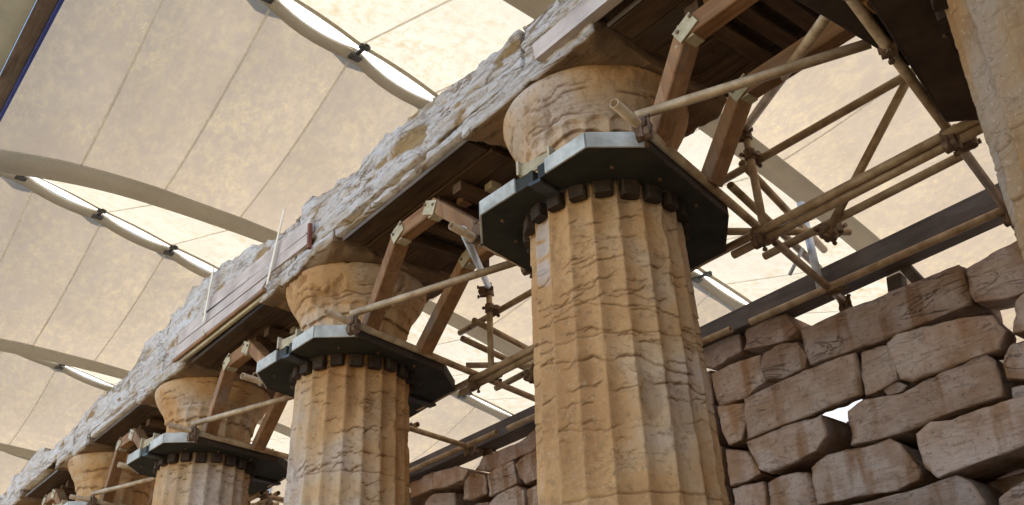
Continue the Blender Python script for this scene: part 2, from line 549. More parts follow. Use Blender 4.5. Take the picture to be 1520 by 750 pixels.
def column(ci, label, N, zd, dz, seed):
    xc = CX[ci]
    root = thing('fluted_column', label, 'column', (xc, YC, STY), 'columns of the colonnade')
    rng = random.Random(seed)
    view = math.atan2(-YC, -xc)
    # --- shaft
    zs = list(np.linspace(STY, zd, 14)[:-1]) + list(np.arange(zd, 4.27, dz))
    zs = np.array(zs)
    th = np.arange(N) / N * 2 * math.pi
    T, Z = np.meshgrid(th, zs)
    u = (T / (2 * math.pi) * 20) % 1.0
    Rr = shaft_r(Z)
    X0, Y0 = np.cos(T), np.sin(T)
    wear = 0.5 + 0.5 * vfbm(X0 * 3, Y0 * 3, Z * 2.2, 3, seed)
    depth = 0.031 * (0.88 + 0.15 * wear)
    fl = (2 * u - 1) ** 2
    edge_n = vfbm(X0 * 6, Y0 * 6, Z * 7, 4, seed + 5)
    chip = nstep(0.72, 1.0, fl) * np.clip(edge_n - 0.25, 0, 1) * 0.018
    r_ = Rr - depth * (1 - fl) - chip
    r_ = r_ + 0.0011 * vfbm(X0 * 5, Y0 * 5, Z * 6, 4, seed + 9) + 0.0014 * vfbm(X0 * 18, Y0 * 18, Z * 34, 3, seed + 12)
    pit = np.clip(chip * 30, 0, 0.5)
    ncr = 11
    crs = []
    for k in range(ncr):          # long cracks
        crs.append((4.08 - (k + rng.uniform(-.6, .6)) * 0.20, view + rng.uniform(-.9, .9), rng.uniform(.3, 1.3), rng.uniform(.004, .009), rng.uniform(.0032, .0055), 1))
    for k in range(150):          # short cracks
        crs.append((rng.uniform(2.3, 4.14), view + rng.uniform(-1.6, 1.6), rng.uniform(.05, .30), rng.uniform(.003, .0065), rng.uniform(.0030, .0042), 0))
    for (z0, t0, sp, a, w, big) in crs:
        dt1 = (th - t0 + math.pi) % (2 * math.pi) - math.pi
        ci_ = np.where(np.abs(dt1) < sp)[0]
        ri_ = np.where(np.abs(zs - z0) < 0.34)[0]
        if len(ci_) == 0 or len(ri_) == 0:
            continue
        ix = np.ix_(ri_, ci_)
        tt = dt1[ci_][None, :]
        zz = zs[ri_][:, None]
        flc = fl[0, ci_][None, :]
        zc = z0 + 0.035 * vfbm(tt * 2.2, z0 * 9, 0, 3, seed + 21) + 0.016 * vfbm(tt * 9, z0 * 5, 2, 3, seed + 23) + 0.02 * tt * (1 if rng.random() < .5 else -1)
        zc = zc + 0.010 * (1 - flc) * (1 if big else .6)
        mask = nstep(sp, sp * 0.75, np.abs(tt)) * np.clip(0.55 + vfbm(tt * 4, z0 * 3, 7, 2, seed + 31), 0, 1.2)
        dzv = zz - zc
        lip = np.where(dzv > 0, np.exp(-np.abs(dzv) / 0.07), 0) * mask
        below = np.where(dzv <= 0, np.exp(-np.abs(dzv) / 0.05), 0) * mask
        r_[ix] += -a * mask * np.exp(-(dzv / w) ** 2) + (0.0022 if big else 0.0014) * lip - 0.0016 * below
        pit[ix] = np.maximum(pit[ix], 0.8 * mask * np.exp(-(dzv / (w * 1.1)) ** 2))
    for zj in (3.37, 2.62):       # drum joints
        e = np.exp(-((Z - zj - 0.004 * vnoise(X0 * 3, Y0 * 3, 0, seed)) / 0.0045) ** 2)
        r_ = r_ - 0.007 * e
        pit = np.maximum(pit, e * .6)
    # larger broken hollows
    hol = nstep(0.50, 0.78, vfbm(X0 * 2.4 + 4, Y0 * 2.4, Z * 2.6, 3, seed + 40))
    r_ = r_ - 0.006 * hol
    pit = np.maximum(pit, hol * 0.30)
    crust = np.zeros_like(r_)
    if ci == 1:
        dt = (T - (view - 0.93) + math.pi) % (2 * math.pi) - math.pi
        crust = nstep(0.15, 0.12, np.abs(dt + 0.05 * vnoise(Z * 9, 0, 0, seed))) * nstep(3.60, 3.85, Z) * nstep(-.9, .0, vfbm(X0 * 3, Y0 * 3, Z * 16, 3, seed)) * 0.8
    V = np.stack([xc + r_ * X0, YC + r_ * Y0, Z], -1).reshape(-1, 3)
    m, n = len(zs), N
    I = np.arange(m - 1)[:, None] * n + np.arange(n)[None]
    J = np.arange(m - 1)[:, None] * n + (np.arange(n)[None] + 1) % n
    F = np.stack([I, J, J + n, I + n], -1).reshape(-1, 4)
    mb = MB()
    mb.v, mb.f = V.tolist(), F.tolist()
    part('shaft', mb, M['column_shaded'] if ci == 0 else M['column'], root, True, {'pit': pit.ravel().tolist(), 'crust': crust.astype(float).ravel().tolist()})
    # --- capital: fluted neck, annulets, swelling echinus
    zs = np.concatenate([np.arange(4.255, 4.50, 0.02), np.arange(4.50, 4.70, 0.006 if ci < 3 else .014), np.arange(4.70, ZA + .002, 0.012)])
    T, Z = np.meshgrid(th, zs)
    X0, Y0 = np.cos(T), np.sin(T)
    u = (T / (2 * math.pi) * 20) % 1.0
    fl = (2 * u - 1) ** 2
    pz = [4.25, 4.50, 4.58, 4.62, 4.66, 4.70, 4.74, 4.78, 4.82, 4.845, 4.87]
    pr = [0.398, 0.400, 0.410, 0.425, 0.447, 0.474, 0.498, 0.517, 0.530, 0.530, 0.520]
    r_ = np.interp(Z, pz, pr)
    ztop = 4.605 - 0.030 * fl + 0.012 * vfbm(X0 * 4, Y0 * 4, 0, 2, seed + 50)
    ingr = (Z < ztop)
    r_ = r_ - np.where(ingr, 0.020 * (1 - fl), 0)
    brk = 4.522 - 0.022 * fl + 0.030 * vfbm(X0 * 2.2, Y0 * 2.2, 1, 3, seed + 52)
    r_ = r_ - 0.016 * nstep(0.004, -0.004, Z - brk)
    for za in (4.622, 4.637, 4.652, 4.667):
        r_ = r_ - 0.0045 * np.exp(-((Z - za) / 0.004) ** 2)
    r_ = r_ + 0.0016 * vfbm(X0 * 4, Y0 * 4, Z * 8, 4, seed + 60) + 0.0013 * vfbm(X0 * 14, Y0 * 14, Z * 50, 3, seed + 61)
    pit = np.exp(-((Z - brk) / 0.007) ** 2) * 0.8
    hol = nstep(0.36, 0.44, vfbm(X0 * 1.9 + 1, Y0 * 1.9, Z * 3, 5, seed + 66)) * (.75 + .5 * vfbm(X0 * 9, Y0 * 9, Z * 14, 3, seed + 67))
    r_ = r_ - hol * (0.026 if ci == 2 else 0.006)
    pit = np.maximum(pit, hol * 0.35)
    for k in range(8):
        z0, t0, sp = rng.uniform(4.6, 4.84), view + rng.uniform(-1.6, 1.6), rng.uniform(.1, .5)
        dt = (T - t0 + math.pi) % (2 * math.pi) - math.pi
        mask = nstep(sp, sp * .7, np.abs(dt))
        e = np.exp(-((Z - z0 - 0.02 * vfbm(dt * 5, k, 0, 3, seed)) / 0.006) ** 2) * mask
        r_ = r_ - 0.005 * e
        pit = np.maximum(pit, e * .8)
    V = np.stack([xc + r_ * X0, YC + r_ * Y0, Z], -1).reshape(-1, 3)
    m = len(zs)
    I = np.arange(m - 1)[:, None] * n + np.arange(n)[None]
    J = np.arange(m - 1)[:, None] * n + (np.arange(n)[None] + 1) % n
    F = np.stack([I, J, J + n, I + n], -1).reshape(-1, 4)
    mb = MB()
    mb.v, mb.f = V.tolist(), F.tolist()
    part('capital', mb, M['column'], root, True, {'pit': pit.ravel().tolist()})
    # --- abacus slab with chipped edges
    st = 0.022 if ci < 3 else 0.05
    rng2 = seed * 1.7
    def disp(p, n_):
        q = (p.x * 1.0 + rng2, p.y, p.z)
        a = fbm(q, 5, 4) + .8 * fbm((q[0], q[1], q[2] * 2), 14, 3)
        ex = min(abs(abs(p.x - xc) - 0.56), abs(p.y - YF))
        c = sstep(0.0, 0.5, fbm((q[0] + 9, q[1], q[2] * .3), 3.0, 3)) * sstep(0.10, 0.0, ex) * sstep(ZA + .11, ZA, p.z)
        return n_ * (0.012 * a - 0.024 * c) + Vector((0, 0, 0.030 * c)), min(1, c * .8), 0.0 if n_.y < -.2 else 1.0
    mb, pi_, inn = rough_box((xc - .565, YF - .004, ZA), (xc + .565, YC + .535, ZA + .122), (st, st, .02), disp, 0.008)
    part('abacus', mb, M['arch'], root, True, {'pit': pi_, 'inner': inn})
    return root

column(0, 'limestone column shaft cut off by the right edge, at the top right corner', 320, 2.9, 0.007, 11)
column(1, 'big fluted limestone column right of centre, its whole capital in view', 360, 2.35, 0.0062, 23)
column(2, 'middle sized fluted column left of the big one, with a broken echinus', 240, 2.8, 0.010, 37)
column(3, 'smaller fluted column left of the middle sized one, its shaft cut by the lower edge', 180, 3.2, 0.014, 41)
column(4, 'small column above the lower edge at left, showing capital and neck over its collar', 120, 3.6, 0.02, 53)
column(5, 'farthest visible column, only its capital showing at the lower left corner', 100, 3.6, 0.03, 59)

# ------------------------------------------------------------------ collars (plywood platforms clamped round the shafts)
ROT = R(7)
def collar(ci, label):
    xc = CX[ci]
    root = thing('collar_platform', label, 'platform', (xc, YC, ZC), 'collars round the column tops')
    P = [(.475, -.575), (.645, -.345), (.455, .48), (.17, .79), (-.62, .84), (-.80, .66), (-.545, -.42), (-.31, -.61)]
    P = [Vector((xc + x, YC + y)) for x, y in P]
    C = Vector((xc, YC))
    def rad(phi):
        d = Vector((math.cos(phi), math.sin(phi)))
        for i in range(8):
            a, b = P[i] - C, P[(i + 1) % 8] - C
            e = b - a
            den = d.x * e.y - d.y * e.x
            if abs(den) < 1e-9:
                continue
            t = (a.x * e.y - a.y * e.x) / den
            k = (a.x * d.y - a.y * d.x) / den
            if t > 0 and -1e-6 <= k <= 1 + 1e-6:
                return t
        return .7
    angs = [math.atan2((p - C).y, (p - C).x) for p in P]
    split = (R(-79), R(101))
    H = 0.075
    for h in (0, 1):
        a0 = split[h] + 0.030
        a1 = split[h] + math.pi - 0.030
        samp = [a0 + (a1 - a0) * i / 26 for i in range(27)]
        for a in angs:
            for k in (-1, 0, 1):
                if a0 + .01 < a + 2 * math.pi * k < a1 - .01:
                    samp.append(a + 2 * math.pi * k)
        samp.sort()
        vs_, fs_ = [], []
        for a in samp:
            d = Vector((math.cos(a), math.sin(a)))
            o, i_ = C + d * (rad(a) - .006), C + d * 0.438
            vs_ += [(o.x, o.y, ZC), (o.x, o.y, ZC + H), (i_.x, i_.y, ZC + H), (i_.x, i_.y, ZC)]
        for k in range(len(samp) - 1):
            b = 4 * k
            for q in range(4):
                fs_.append((b + q, b + (q + 1) % 4, b + 4 + (q + 1) % 4, b + 4 + q))
        fs_ += [(0, 3, 2, 1), tuple(4 * (len(samp) - 1) + q for q in range(4))]
        part('plywood_plate', MB().add(vs_, fs_), M['brownply'] if ci == 0 else M['ply'], root)
    # white rim strips along each edge
    for i in range(8):
        a, b = P[i], P[(i + 1) % 8]
        mid = (a + b) / 2
        segs = [(a, b)]
        if i == 7:      # the edge that holds the joint of the two halves, on the outer side
            segs = [(a, a.lerp(b, .36)), (a.lerp(b, .64), b)]
        for (p, q) in segs:
            d = (q - p).normalized()
            p2, q2 = p + d * .003, q - d * .003
            part('rim_strip', beam(MB(), (p2.x, p2.y, ZC + H / 2 + .004), (q2.x, q2.y, ZC + H / 2 + .004), .012, H + .012, ch=.002), M['rim'] if i in (0, 6, 7) else M['block'], root)
    # joint between the halves: two upright cheek boards and a bolt through them
    for phi in split:
        d = Vector((math.cos(phi), math.sin(phi)))
        nrm = Vector((-d.y, d.x))
        for sgn in (-1, 1):
            o = C + nrm * (.10 * sgn)
            a, b = o + d * .50, o + d * (rad(phi) + .01)
            part('joint_board', beam(MB(), (a.x, a.y, ZC + .115), (b.x, b.y, ZC + .115), .014, .085, ch=.002), M['palewood'], root)
        a = C + d * (rad(phi) - .02)
        a2, b2 = a - nrm * .107, a + nrm * .107
        part('joint_board', beam(MB(), (a2.x, a2.y, ZC + .105), (b2.x, b2.y, ZC + .105), .014, .07, ch=.002), M['palewood'], root)
        a, b = C + d * .445, C + d * (rad(phi) + .005)
        part('joint_plate', beam(MB(), (a.x, a.y, ZC - .014), (b.x, b.y, ZC - .014), .075, .02, ch=.003), M['clamp'], root)
        p = C + d * (rad(phi) - .06)
        tb = tube(MB(), (p.x - nrm.x * .06, p.y - nrm.y * .06, ZC + .03), (p.x + nrm.x * .06, p.y + nrm.y * .06, ZC + .03), .009, 8, hollow=False)
        part('joint_bolt', tb, M['coupler'], root)
    # bolt heads under the plates
    for a in (-120, -40, -10, 30, 70, 130, 170, 215):
        d = Vector((math.cos(R(a)), math.sin(R(a))))
        p = C + d * (.50 if a % 20 else .56)
        part('bolt_head', tube(MB(), (p.x, p.y, ZC - .012), (p.x, p.y, ZC + .01), .010, 8, hollow=False), M['coupler'], root)
    # dark wedges, one in each flute
    for k in range(20):
        a = (k + .5) / 20 * 2 * math.pi
        d = Vector((math.cos(a), math.sin(a)))
        p = C + d * .419
        up = (d.x, d.y, 0)
        rr = random.Random(ci * 50 + k)
        lo = ZC - .068 - rr.uniform(0, .02)
        part('wedge_block', beam(MB(), (p.x, p.y, lo), (p.x, p.y, ZC - .002), .088, .055 + rr.uniform(-.008, .008), up, .008), M['block'], root)
    for k in range(20):
        a = (k + .5) / 20 * 2 * math.pi
        d = Vector((math.cos(a), math.sin(a)))
        p = C + d * .421
        rr = random.Random(ci * 70 + k)
        hi = ZC + H + .05 + rr.uniform(0, .035)
        part('wedge_block', beam(MB(), (p.x, p.y, ZC + H - .01), (p.x, p.y, hi), .085, .05, (d.x, d.y, 0), .008), M['block'], root)
    return root

collar(0, 'dark collar seen from below beside the cut off column at the top right')
collar(1, 'large dark octagonal collar with white rim round the big column')
collar(2, 'dark white rimmed collar round the middle sized column left of the big one')
collar(3, 'dark white rimmed collar round the third column, just above the lower edge')
collar(4, 'small collar at the lower edge, under the capital of the small column at left')

# ------------------------------------------------------------------ architrave
TOP = [(820, -2.889, 5.449), (0, -3.162, 5.459), (0, -3.357, 5.431), (0, -3.663, 5.456), (0, -4.048, 5.518), (0, -4.255, 5.583),
       (0, -4.437, 5.536), (0, -4.787, 5.541), (0, -5.158, 5.485), (0, -5.36, 5.522), (0, -5.686, 5.614), (0, -6.017, 5.596),
       (0, -6.498, 5.605), (0, -6.837, 5.685), (0, -7.264, 5.744), (0, -7.642, 5.786), (0, -8.216, 5.852), (0, -8.353, 5.761),
       (0, -8.782, 5.746), (0, -9.402, 5.66), (0, -9.564, 5.58), (0, -10.279, 5.549), (0, -11.396, 5.448), (0, -12.296, 5.406),
       (0, -12.5, 5.40), (0, -13.118, 5.538), (0, -14.392, 5.49), (0, -14.988, 5.342), (0, -20, 5.35)]
TX = np.array([t[1] * .9587 for t in TOP])[::-1]
TZ = np.array([1.6 + (t[2] - 1.6) * .9587 for t in TOP])[::-1]

def ztop(x):
    return float(np.interp(x, TX, TZ, right=5.29)) + 0.012 * fbm((x * 2.2, 0, 4), 1, 4) + 0.02 * sstep(.1, .4, fbm((x, 3, 1), 1.4, 2))

def arch_block(x0, x1, y0, y1, zb, label, face, fine, top=True, seed=0):
    st = (.016, .13, .014) if fine == 2 else (.026, .17, .022) if fine == 1 else (.06, .25, .05)
    H = 0.42
    def disp(p, n_):
        s_ = (p.z - zb) / H
        zt = ztop(p.x) if top else zb + 0.34 + 0.02 * fbm(p, 3, 3)
        base = Vector((0, 0, (zt - zb - H) * s_))
        q = (p.x + seed, p.y, p.z + base.z)
        v = 5.0 * fbm((q[0] * 1.1, q[1], q[2] * 5.0), 1.5, 4)
        fv = v - math.floor(v)
        rel = 0.0060 * (math.floor(v) + sstep(.78, 1.0, fv)) + 0.0045 * fbm((q[0], q[1], q[2] * 1.6), 9, 4)
        pm = sstep(0.30, 0.50, fbm((q[0] * 1.3 + 5, q[1] * .4, q[2] * 3.4), 1.9, 5))
        crack = math.exp(-(fbm((q[0] * .55 + 2, q[1] * .3, q[2] * 4.2 + q[0] * .7), 2.2, 4) / 0.045) ** 2)
        bot = sstep(-.05, .45, fbm((q[0] + 3, 0, 0), 1.7, 3)) * sstep(.15, 0, p.z - zb)
        tb = sstep(.0, .4, fbm((q[0] + 13, q[1], 0), 2.3, 3)) * sstep(zt - .09, zt, p.z + base.z)
        front = 1.0 if n_.y < -0.35 else 0.4
        off = base + n_ * (rel - 0.012 * pm * front - 0.010 * crack * front)
        off += Vector((0, .02 * bot + .03 * tb, .02 * bot - .02 * tb)) if face else Vector((0, 0, 0))
        pit = max(pm * .8, bot * .35, crack * .5, tb * .5)
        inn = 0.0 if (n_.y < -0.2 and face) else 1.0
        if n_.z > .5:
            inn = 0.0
        return off, pit, inn
    mb, pi_, inn = rough_box((x0, y0, zb), (x1, y1, zb + H), st, disp, 0.012)
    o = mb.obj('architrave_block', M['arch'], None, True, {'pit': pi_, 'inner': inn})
    tag(o, label, 'stone beam', 'architrave blocks')
    return o

xs = [0.9] + CX
names = ['outer architrave block over the top right corner, mostly above the frame',
         'pale architrave block with a pink board, from the big column to the top right',
         'pale rough architrave block spanning from the big column to the middle sized one',
         'pale architrave block with pink boards strapped to its face, left of the middle sized column',
         'pale grey architrave block above the gap left of the third column',
         'far pale architrave block near the lower left edge',
         'farthest architrave block cut by the left edge']
fines = [0, 2, 2, 2, 1, 1, 0]
for i in range(7):
    arch_block(xs[i + 1] + .007, xs[i] - .007, YF, 3.19, ZA + .125, names[i], True, fines[i], True, i * 3.7)
inames = ['inner architrave block above the timber soffit at the top right', 'dark inner architrave block above the timber soffit right of the big column',
          'dark inner architrave block above the timber soffit left of the big column', 'inner architrave block behind the one with pink boards',
          'inner architrave block behind the gap left of the third column', 'far inner architrave block near the lower left edge', 'farthest inner architrave block']
for i in range(7):
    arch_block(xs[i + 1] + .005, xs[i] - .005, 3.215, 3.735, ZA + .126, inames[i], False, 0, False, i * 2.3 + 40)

# thin fill of spalled stone closing the outer face down to the abacus level
# (rough lower lip of the outer blocks between the abaci)
for i, nm in ((2, 'broken lower lip of stone under the outer block between the big and middle sized columns'),
              (4, 'broken lower lip of stone under the grey block left of the third column')):
    xa, xb = CX[i] + .575, CX[i - 1] - .575
    def disp(p, n_, s=i * 5.1):
        a = fbm((p.x + s, p.y, p.z), 4, 4)
        e = sstep(-.1, .35, fbm((p.x + s, 7, 0), 2.1, 3))
        return n_ * (0.012 * a) + Vector((0, .04 * e, .03 * e * sstep(ZA + .12, ZA + .06, p.z))), e * .5, 0
    mb, pi_, inn = rough_box((xa, YF + .012, ZA + .062), (xb, 2.82, ZA + .121), (.02, .05, .02), disp, .008)
    tag(mb.obj('broken_stone_lip', M['arch'], None, True, {'pit': pi_, 'inner': inn}), nm, 'stone fragment')

# pink facing boards
def face_quad(mb, q, th, y=YF):
    """board given by 4 (x, z) corners on the outer face, th thick"""
    vs_ = [(x, y - th, z) for x, z in q] + [(x, y + .012, z) for x, z in q]
    mb.add(vs_, [(0, 1, 2, 3), (7, 6, 5, 4)] + [(i, i + 4, (i + 1) % 4 + 4, (i + 1) % 4) for i in range(4)])
    return mb
o = face_quad(MB(), [(-2.885, 4.925), (-1.2, 4.90), (-1.2, 5.02), (-2.90, 5.04)], .05).obj('facing_board', M['pinkboard'])
tag(o, 'smooth pinkish board let into the architrave face above the capital of the big column', 'board')
cl = thing('board_cladding', 'pinkish boards strapped on the architrave between the middle sized and third columns', 'boards', (-6.8, YF, 5.0))
for q in ([(-7.45, 5.335), (-7.43, 5.19), (-5.47, 5.115), (-5.48, 5.225)], [(-7.99, 5.24), (-7.98, 5.12), (-5.49, 5.02), (-5.48, 5.105)],
          [(-7.98, 5.11), (-7.98, 5.00), (-6.25, 4.955), (-6.1, 5.03)]):
    q = [q[1], q[2], q[3], q[0]]
    part('board', face_quad(MB(), q, .02), M['pinkboard'], cl)
for (xa, za, xb, zb_) in ((-5.89, 5.50, -6.07, 4.92), (-7.245, 5.58, -7.32, 5.08)):
    part('strap', beam(MB(), (xa, YF - .048, za), (xb, YF - .048, zb_), .032, .008, (0, 1, 0), .002), M['strap'], cl)
part('cleat', beam(MB(), (-5.44, YF - .03, 4.95), (-5.455, YF - .03, 5.16), .028, .03, (0, 1, 0), .004), M['rust'], cl)
part('moulding_strip', beam(MB(), (-7.98, YF - .03, 4.955), (-6.15, YF - .03, 4.915), .03, .035, ch=.006), M['timber'], cl)
part('moulding_strip', beam(MB(), (-7.98, YF + .005, 4.925), (-6.15, YF + .005, 4.89), .035, .03, ch=.006), M['palewood'], cl)
part('clip', beam(MB(), (-7.30, YF - .052, 4.99), (-7.24, YF - .052, 4.93), .03, .01, (0, 1, 0), .002), M['palewood'], cl)

# ------------------------------------------------------------------ timber centring between the columns
def centring(i, label, full=True):
    """props and soffit between column i (near side of the bay at far left) and column i-1"""
    xl, xr = CX[i], CX[i - 1]
    root = thing('timber_centring', label, 'timber frame', ((xl + xr) / 2, YC, ZC), 'timber frames propping the architrave')
    xa, xb = xl + .60, xr - .60
    # soffit planks run with the row
    ys = 2.745
    k = 0
    rng = random.Random(i)
    while ys < 3.70:
        w = .162
        z = ZA + .048 + rng.uniform(-.006, .006)
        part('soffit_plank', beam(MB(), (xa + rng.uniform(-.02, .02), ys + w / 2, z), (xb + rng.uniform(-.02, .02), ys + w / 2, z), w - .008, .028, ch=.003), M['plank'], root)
        ys += w
    part('edge_strip', beam(MB(), (xa, 2.738, ZA + .046), (xb, 2.738, ZA + .046), .008, .030, ch=.002), M['oldbeam'], root)
    # joists across
    nj = 4
    for j in range(nj):
        x = xl + .98 + (xr - xl - 1.96) * j / (nj - 1)
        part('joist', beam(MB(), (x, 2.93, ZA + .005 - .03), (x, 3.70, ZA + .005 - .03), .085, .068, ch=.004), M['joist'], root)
        part('joist_block', box(MB(), (x + .09, 3.0 + .05 * j, ZA + .01), (.07, .08, .05)), M['palewood'] if j % 2 else M['timber'], root)
    if not full:
        return root
    near = i == 1
    for (y0, y1, w, la, lb) in ((2.97, 2.89, .09, .62 if near else .60, .965 if near else 1.12), (3.46, 3.46, .095, .54, .83 if near else 1.10)):
        zt, zb = 4.665 if near else 4.745, ZC + .078
        l0, l1 = (xl + la, y0, zb), (xl + lb, y1, zt)
        r0, r1 = (xr - .58, y0, zb), (xr - lb, y1, zt)
        lg = part('leg', beam(MB(), l0, (l1[0] + .02, l1[1], l1[2] + .02), .088, .108, (0, 1, 0), .006), M['timber_v'], root)
        lg = part('leg', beam(MB(), r0, (r1[0] - .02, r1[1], r1[2] + .02), .088, .108, (0, 1, 0), .006), M['timber_v'], root)
        part('head_beam', beam(MB(), (l1[0] + .015, y1, zt), (r1[0] - .015, y1, zt), .092, .11, ch=.006), M['timber'], root)
        for (px, s) in ((l1[0], 1), (r1[0], -1)):
            pl = part('joint_plate', beam(MB(), (px - .03 * s, y1 - .052, zt - .035), (px + .085 * s, y1 - .052, zt + .02), .008, .095, ch=.001), M['palewood'], root)
            for b in (-.015, .07):
                part('joint_bolt', tube(MB(), (px + b * s, y1 - .064, zt + (.035 * b / .05 if 0 else (b * .45))), (px + b * s, y1 - .05, zt + b * .45), .010, 8, hollow=False), M['coupler'], pl)
            part('joint_plate', beam(MB(), (px - .055 * s, y1, zt - .062), (px + .06 * s, y1, zt - .060), .080, .012, ch=.001), M['palewood'], root)
    return root

cen = ['dark timber frame and soffit from the big column to the top right corner', 'timber frame with pale joint plates between the middle sized column and the big column',
       'timber frame under the boarded block, between the third and the middle sized column', 'small dark timber frame left of the third column',
       'far timber frame in the gap at the lower left']
for i in range(1, 6):
    centring(i, cen[i - 1])

# ------------------------------------------------------------------ scaffolding
RT_ = 0.0245
def coupler(parent, p, d1, d2, rng):
    p = Vector(p)
    d1, d2 = Vector(d1).normalized(), Vector(d2).normalized()
    n_ = d1.cross(d2)
    n_ = n_.normalized() if n_.length > .05 else Vector((0, 0, 1))
    mb = MB()
    tube(mb, p - d1 * .034 + n_ * .0, p + d1 * .034, .036, 10, hollow=False)
    q = p + n_ * .05
    tube(mb, q - d2 * .034, q + d2 * .034, .036, 10, hollow=False)
    box(mb, p + n_ * .025, (.05, .05, .05), .008)
    c = part('coupler', mb, M['coupler'], parent, False)
    for s in (-1, 1):
        b = MB()
        e = p + d2.cross(n_) * 0 + d1.cross(n_) * (.038 * s) + d1 * (.012 * s)
        tube(b, e - n_ * .03, e + n_ * (.04 + rng.uniform(0, .02)), .0075, 6, hollow=False)
        tube(b, e - n_ * .036, e - n_ * .024, .014, 6, hollow=False)
        part('coupler_bolt', b, M['coupler'], c)
        b = MB()
        e2 = q + d2.cross(n_) * (.038 * s)
        tube(b, e2 - n_ * .03, e2 + n_ * .035, .0075, 6, hollow=False)
        tube(b, e2 + n_ * .03, e2 + n_ * .044, .014, 6, hollow=False)
        part('coupler_bolt', b, M['coupler'], c)
    return c

def scaffold(i, label):
    """bay right of column i (towards column i-1)"""
    xl, xr = CX[i], CX[i - 1]
    root = thing('scaffold_bay', label, 'scaffold', ((xl + xr) / 2, 4.4, ZC), 'tube scaffolding between colonnade and wall')
    rng = random.Random(100 + i)
    def T(name, p0, p1, mat='tube', r=RT_):
        o = part(name, tube(MB(), p0, p1, r), M[mat], root, False)
        for pl in o.data.polygons:
            pl.use_smooth = len(pl.vertices) == 4
        return Vector(p1) - Vector(p0)
    # right hand ledger of the left column, left hand ledger of the right column
    dR = T('ledger_tube', (xl + .735, 2.57, 4.25), (xl + .11, 5.30, 4.25))
    dL = T('ledger_tube', (xr - .580, 2.60, 4.25), (xr - 1.125, 5.28, 4.25))
    def onR(y):
        t = (y - 2.57) / (5.30 - 2.57)
        return Vector((xl + .735 - .625 * t, y, 4.25))
    def onL(y):
        t = (y - 2.60) / (5.28 - 2.60)
        return Vector((xr - .580 - .545 * t, y, 4.25))
    X = Vector((1, 0, 0))
    ux = .39 if i == 1 else .50
    # long tubes along the row
    T('long_tube', (xl - .35, 4.00, 4.200), (xr - .40, 3.995, 4.204))
    T('long_tube', (xl + .20, 4.035, 4.165), (xr - .55, 4.03, 4.170))
    T('guard_tube', (xl + .02, 4.16, 4.765), (xr - .98, 4.20, 4.785))
    dB = T('diagonal_tube', (xl + .66, 2.80, 4.325), (xr - .78, 3.26, 4.325))
    dD = T('diagonal_tube', (xr - (.70 if i == 1 else .665), 2.90 if i == 1 else 2.74, 4.31), (xl + ux - .005, 4.10, 4.97), 'galv' if i == 2 else 'tube', RT_ if i == 2 else RT_ * 1.05)
    T('upright_tube', (xl + ux, 4.10, 4.17), (xl + ux, 4.10, 5.0))
    T('guard_tube', (xl + .36, 4.05, 4.72), (xl + .02, 5.35, 4.70))
    T('brace_tube', (xl + 1.38, 4.24, 4.82), (xl + .60, 4.38, 4.22))
    T('upright_tube', (xl + .10, 5.06, 4.28), (xl + .10, 5.04, 4.93), 'galv', RT_ * 1.1)
    T('brace_tube', (xl - .09, 4.30, 4.55), (xl + .40, 5.04, 4.56))
    T('wall_tube', (xl - .45, 5.02, 4.245), (xr - .62, 5.02, 4.255), 'tube')
    T('long_tube', (xl + .15, 4.42, 4.30), (xr - .95, 4.40, 4.31), 'tube')
    T('ledger_tube', (xl + .30, 3.98, 4.57), (xl - .02, 5.30, 4.56), 'tube')
    if i == 1:
        T('brace_tube', (xl + .02, 4.86, 4.36), (xl + .13, 4.9, 4.52), 'galv', .012)
        T('wall_tube', (xr - .9, 5.02, 4.25), (xr + 1.2, 5.02, 4.26))
    # couplers
    coupler(root, onR(4.01) - Vector((0, 0, .05)), dR, X, rng)
    coupler(root, onR(2.80) + Vector((.01, 0, .0)), dR, dB, rng)
    coupler(root, onL(2.80), dL, dD, rng)
    coupler(root, onL(3.26) + Vector((0, 0, .04)), dL, dB, rng)
    coupler(root, onL(4.01) - Vector((0, 0, .05)), dL, X, rng)
    coupler(root, onL(4.20), dL, Vector((0, 0, 1)), rng)
    coupler(root, (xl + ux, 4.10, 4.78), (0, 0, 1), X, rng)
    coupler(root, (xl + ux, 4.10, 4.93), (0, 0, 1), dD, rng)
    coupler(root, (xl + ux, 4.10, 4.24), (0, 0, 1), X, rng)
    coupler(root, onR(5.05), dR, (0, 0, 1), rng)
    coupler(root, onR(5.30), dR, X, rng)
    coupler(root, onL(5.05), dL, X, rng)
    coupler(root, onL(5.28), dL, (0, 0, 1), rng)
    coupler(root, (xl + .60, 4.38, 4.25), (0, .2, 1), X, rng)
    coupler(root, (xl + .34, 4.95, 4.56), (.5, .8, 0), (0, 0, 1), rng)
    return root

sc = ['tube scaffold right of the big column, in front of the stone block wall', 'tube scaffold between the middle sized column and the big column',
      'tube scaffold tangle between the third and middle sized columns', 'far tube scaffold left of the third column', 'farthest tube scaffold at the lower left edge']
for i in range(1, 5):
    scaffold(i, sc[i - 1])

